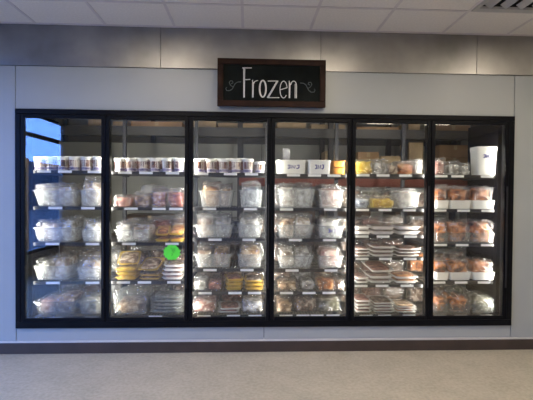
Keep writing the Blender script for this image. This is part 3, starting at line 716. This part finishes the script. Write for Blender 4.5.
stack(1, 3, 138, 159, 264, 3, 'tan', 'yellow tray of tan food', trm='yellowtray', rz=-.12, tilt_top=.3)
stack(1, 3, 161.5, 182.5, 258, 4, 'pinkish', 'pale tray of pinkish food', trm='foam', topfood='tan', rz=.1)
bag(1, 4, 113.5, 146, 289, 'tan', 'wide clear bag of tan food', film='clam', fill=.55)
a_, b_ = span(1, 4, 149, 183, .13)
for k in range(5):
    o = tray(1, 4, a_, b_, .13+.004*(k % 2), .28, SZ[1][4]+.001+.035*k, .024, 'grey', 'clear clamshell pack', trm='clam', wrap='clam', lev=['bottom', 'second lowest', 'middle', 'second highest', 'top'][k], mound=.004, group='stacked clear packs')
# ---- third door from left
for i, px in enumerate((198.5, 211, 223.5, 236, 248)): pint(2, 0, px, 'brown and white pint paper tub', 159, hue=random.choice((-1, 0, 1)))
pint(2, 0, 259.8, 'dark pint paper tub with pale lid', 162, hue=0)
T = tub(2, 1, 198, 234, 191, 'wide frosted tub with orange-brown loaf', ribs=False); fill_tub(T, [(0, .62, 182.5, 'bread', 'bag of orange-brown loaves in wide tub'), (.62, 1, 185, 'tan', 'bag of tan food in wide tub')])
T = tub(2, 1, 238.5, 263.5, 190, 'narrow frosted tub'); fill_tub(T, [(0, 1, 183, 'bluegrey', 'bag of blue-grey frozen food in narrow tub')])
T = tub(2, 2, 193, 234, 225, 'wide frosted tub'); fill_tub(T, [(0, .5, 214, 'brown', 'bag of brown frozen food in wide tub'), (.5, 1, 214, 'grey', 'bag of grey frozen food in wide tub')])
T = tub(2, 2, 236.5, 263, 225, 'narrow frosted tub'); fill_tub(T, [(0, 1, 214, 'grey', 'bag of grey frozen food in narrow tub')])
T = tub(2, 3, 193, 232.5, 254.5, 'wide ribbed frosted tub', ribs=True); fill_tub(T, [(0, .5, 244, 'brown', 'bag of brown slices in wide ribbed tub'), (.5, 1, 243, 'tan', 'bag of tan slices in wide ribbed tub')])
T = tub(2, 3, 236.5, 263, 254.5, 'narrow ribbed frosted tub', ribs=True); fill_tub(T, [(0, 1, 243, 'tan', 'bag of tan slices in narrow ribbed tub')])
bag(2, 4, 194, 207, 274, 'grey', 'dim bag of greyish food', fill=.7); bag(2, 4, 207.5, 221, 277, 'red', 'flat bag of reddish food', fill=.7)
stack(2, 4, 225, 242, 271.5, 3, 'yellow', 'tray of red and yellow food', topfood='red', trm='yellowtray', rz=.2)
stack(2, 4, 244.5, 263, 273, 3, 'yellow', 'yellow tray of brown food', topfood='brown', trm='yellowtray')
bag(2, 5, 192.5, 216, 295, 'pinkish', 'bag of pinkish orange food')
stack(2, 5, 217.5, 239.5, 300, 2, 'red', 'tray of dark red meat', trm='foam', rz=.12, mound=.008)
bag(2, 5, 241.5, 263, 296, 'white', 'white wrapped bag')
# ---- third door from right
oplid_tub(3, 0, 276.5, 306.5, 160, 'wide white tub with blue marks', marks=(.58, .50, .42, .26))
o = oplid_tub(3, 0, 308, 331.5, 160, 'white tub with blue lettering', marks=(.50, .50, .40, .30))
bag(3, 0, 283, 290, 150, 'white', 'small clear tied bag behind white tub', Y=.40, dep=.1, fill=.6)
a_, b_ = span(3, 0, 333, 346, .13, 165); zz = SZ[3][0]+.001
for k in range(2): tray(3, 0, a_, b_, .13, .2, zz+.068*k, .060, 'orange', 'amber tub of orange food', trm='amber', lev=['lower', 'upper'][k], mound=.002, group='amber tubs')
T = tub(3, 1, 277, 316.5, 189, 'wide frosted tub'); fill_tub(T, [(0, .5, 184, 'pale', 'bag of pale food in wide tub'), (.5, 1, 184, 'white', 'bag of whitish food in wide tub')])
T = tub(3, 1, 318.5, 345, 190, 'narrow frosted tub with pink food'); fill_tub(T, [(0, 1, 185, 'pinkish', 'bag of pink food in narrow tub')])
T = tub(3, 2, 276.5, 315, 225, 'wide frosted tub'); fill_tub(T, [(0, .5, 215, 'tan', 'bag of tan food in wide tub'), (.5, 1, 214, 'pale', 'bag of pale food in wide tub')])
T = tub(3, 2, 318, 345.5, 226, 'narrow frosted tub'); fill_tub(T, [(0, 1, 217, 'white', 'smooth white bag with blue lettering in tub', .9)])
ob = ITEMS[-1][0]; wv = (T['b']-T['a']); mark(ITEMS[-2][0], scribble(0, .072, .075, .035), -.208, .005)
T = tub(3, 3, 276.5, 315, 256, 'wide frosted tub'); fill_tub(T, [(0, .5, 245, 'pale', 'bag of pale food in wide tub'), (.5, 1, 245, 'white', 'bag of whitish food in wide tub')])
T = tub(3, 3, 318, 344.5, 256, 'narrow frosted tub with pink food'); fill_tub(T, [(0, 1, 245, 'pinkish', 'bag of pink and brown food in narrow tub')])
bag(3, 4, 277.5, 299, 279, 'tan', 'flat bag of tan food'); bag(3, 4, 302, 315.5, 279, 'white', 'white domed bag', fill=.85)
bag(3, 4, 318, 336, 277, 'orange', 'bag of salmon-orange food', fill=.85); bag(3, 4, 337, 346, 277, 'brown', 'dark narrow bag')
bag(3, 5, 276.5, 293, 296, 'tan', 'white-rimmed bag of beige food'); bag(3, 5, 294.5, 317.5, 295, 'brown', 'wide bag of reddish brown food'); bag(3, 5, 319, 341, 295, 'green', 'crinkled bag of greenish food')
# ---- second door from right
bag(4, 0, 356.5, 373.5, 160.5, 'yellow', 'bright yellow bag', fill=.9, dep=.25); bag(4, 0, 374.5, 388, 160, 'white', 'silvery white bag', dep=.25); bag(4, 0, 388.5, 398, 164, 'tan', 'small bag of tan food', dep=.25)
bag(4, 0, 399, 415, 162, 'orange', 'bag of orange-red food', dep=.25); bag(4, 0, 415.5, 424, 160, 'grey', 'narrow clear bag', dep=.25)
bag(4, 1, 356.5, 371, 195, 'bluegrey', 'flat bag of blue-white food', fill=.7); bag(4, 1, 372, 396, 196, 'yellow', 'bag of yellow sticks', fill=.75, dep=.25)
T = tub(4, 1, 397.5, 421.5, 193, 'frosted tub', dep=.3); fill_tub(T, [(0, 1, 189, 'pale', 'bag of pale pink food in frosted tub')])
for r, n, tops, fds in ((2, 2, (222, 222, 222), ('brown', 'brown', 'brown')), (3, 3, (243, 241, 243), ('mince', 'mince', 'mince'))):
    for (p0, p1), ty, fd in zip(((356.5, 371), (373.5, 396), (398.5, 421)), tops, fds):
        stack(4, r, p0, p1, ty, n, fd, 'white foam tray of %s meat' % ('brown' if r == 2 else 'minced'), dep=.26)
stack(4, 4, 356.5, 369, 270, 2, 'mince', 'white foam tray of minced meat', dep=.3)
stack(4, 4, 370.5, 394, 264, 3, 'mince', 'white foam tray of minced meat', dep=.33, topfood='red', rz=.12, tilt_top=.16)
stack(4, 4, 396, 419, 269, 2, 'orange', 'white foam tray of orange-brown food', dep=.3)
stack(4, 5, 356.5, 372.5, 292, 4, 'mince', 'white foam tray of minced meat', dep=.3, topfood='red', mound=.009)
stack(4, 5, 374, 395.5, 295, 4, 'mince', 'white foam tray of brown meat', dep=.3, topfood='brown', mound=.005)
stack(4, 5, 397.5, 417.5, 298, 3, 'orange', 'white foam tray of orange-brown food', dep=.3, topfood='tan')
# ---- rightmost door
bag(5, 0, 436.5, 446, 159, 'pinkish', 'pink and white bag', dep=.22, fill=.85); bag(5, 0, 451, 461, 162, 'white', 'small white bag', dep=.2); bag(5, 0, 461.5, 470.5, 164, 'white', 'small white bag', dep=.2)
o = oplid_tub(5, 0, 477.5, 500.5, 146.5, 'big square white tub with blue marks', dep=.16, marks=(.50, .66, .42, .12), taper=.88)
a_ = at(480, 145, .30).x; b_ = at(498, 145, .30).x
for r, m, rim, top, cname in ((1, 'white', 200.5, 187, 'white carton'), (2, 'tubdim', 233, 221, 'translucent carton'), (3, 'white', 272.5, 259, 'white carton'), (4, 'tubdim', 304.5, 294, 'dim translucent carton')):
    xs = ((436.5, 449), (450.5, 471.5), (473.5, 495.5))
    for k, (p0, p1) in enumerate(xs):
        T = carton(5, r, p0, p1, rim, m, cname)
        fd = 'glaze' if not (r == 4 and k == 2) else 'green'
        fill_tub(T, [(0, 1, top, fd, 'glazed orange-brown food bag in carton' if fd == 'glaze' else 'bag of greenish food in carton', .9)])
        for kk in ():
            pass

# the back row: dimmer stock standing behind the front goods
BACK = {0: {3: ('brown', 'tan', 'grey'), 4: ('brown', 'brown', 'grey')},
        1: {2: ('brown', 'red', 'brown'), 3: ('brown', 'brown', 'tan'), 4: ('brown', 'grey', 'brown')},
        2: {2: ('brown', 'grey', 'brown'), 3: ('brown', 'brown', 'grey'), 4: ('brown', 'tan', 'brown'), 5: ('brown', 'red', 'brown')},
        3: {1: ('grey', 'brown', 'grey'), 2: ('brown', 'brown', 'grey'), 3: ('brown', 'red', 'brown'), 4: ('brown', 'grey', 'brown'), 5: ('brown', 'green', 'brown')},
        4: {1: ('brown', 'green', 'brown'), 2: ('brown', 'mince', 'brown'), 3: ('brown', 'brown', 'mince'), 4: ('brown', 'mince', 'brown'), 5: ('brown', 'mince', 'brown')},
        5: {1: ('brown', 'orange', 'brown'), 2: ('brown', 'green', 'brown'), 3: ('orange', 'brown', 'brown'), 4: ('brown', 'brown', 'green')}}
back_rng = random.Random(5)
for d, rs in BACK.items():
    lo_, hi_ = MULX[d]+(.10 if d == 0 else .03), MULX[d+1]-(.09 if d == 5 else .03)
    for r, fds in rs.items():
        top_gap = (SZ[d][r-1]-.045)-SZ[d][r]; n = len(fds)
        for k, fd in enumerate(fds):
            xs_ = (lo_+(hi_-lo_)*k/n+.006, lo_+(hi_-lo_)*(k+1)/n-.006); hh = top_gap*back_rng.uniform(.62, .80)
            o = goods('food_bag', 'bag', 'dim bag of %s food in the back row' % {'mince': 'minced', 'green': 'greenish', 'tan': 'tan', 'grey': 'grey', 'brown': 'brown', 'red': 'red', 'orange': 'orange'}[fd], d, r, ((xs_[0]+xs_[1])/2, .605, SZ[d][r]+.0015), 'bags in the back row')
            w_ = xs_[1]-xs_[0]; s_ = seed()
            obj('contents', lump(w_*.95, .135, hh*.88, s_, 20, 10, .28, 5., p=.45), F[fd], o, True)
            obj('plastic_film', lump(w_, .145, hh, s_+.37, 26, 14, .28, 4.6, True, .4, .2), K['wrap'], o)

# labels: look first, then the place on its shelf, then shelf and door
by = {}
for it in ITEMS: by.setdefault((it[2], it[3], it[4]), []).append(it)
for key, L in by.items():
    L.sort(key=lambda i: (round(i[5], 1), i[0].location.z))
    cols = sorted(set(round(i[5], 1) for i in L)) if any(i[7] for i in L) else None
    for n, it in enumerate(L):
        o, cat, desc, d, r, x, group, lev = it
        if cols:
            xs = []
            for i in sorted(j[5] for j in L):
                if not xs or i-xs[-1] > .06: xs.append(i)
            ci = min(range(len(xs)), key=lambda q: abs(xs[q]-x)); nc = len(xs)
        else: ci, nc = n, len(L)
        pos = '' if nc == 1 else (['left', 'right'] if nc == 2 else ['left', 'middle', 'right'] if nc == 3 else ['leftmost'] + ['%s from left' % q for q in ('second', 'third', 'fourth', 'fifth')][:nc-2] + ['rightmost'])[ci]
        p = ''
        if lev: p = '%sstack %s' % (pos+' ' if pos else '', lev)
        elif pos: p = pos
        tag(o, '%s%s, %s, %s' % (desc, ', '+p if p else '', sname(d, r), DN[d]), cat, group)

# the green price burst hangs on the inside of the second door's glass
P = at(171.8, 252.5, -.0135)
t = thing('price_sticker', 'bright green starburst sticker on the glass of second door from left', 'sticker', (P.x, -.0112, P.z))
bm = bmesh.new(); N = 28; lo, hi = [], []
for i in range(N):
    rr = (.078 if i % 2 else .068)*(1+.04*math.sin(i*1.7)); a_ = 2*math.pi*i/N
    lo.append(bm.verts.new((rr*1.03*math.cos(a_), 0, rr*.95*math.sin(a_)))); hi.append(bm.verts.new((rr*1.03*math.cos(a_), -.0016, rr*.95*math.sin(a_))))
bridge(bm, lo, hi); bm.faces.new(hi); bm.faces.new(lo[::-1]); obj('paper_burst', bm, K['green'], t)
mark(t, [[(-.012, .040), (.008, .030), (.030, .012)], [(.0, .022), (.022, -.004)], [(-.002, -.030), (.006, -.018), (.0, -.004)], [(.018, .04), (.03, .028)]], -.0032, .0022, 'greenink', 'handwriting')
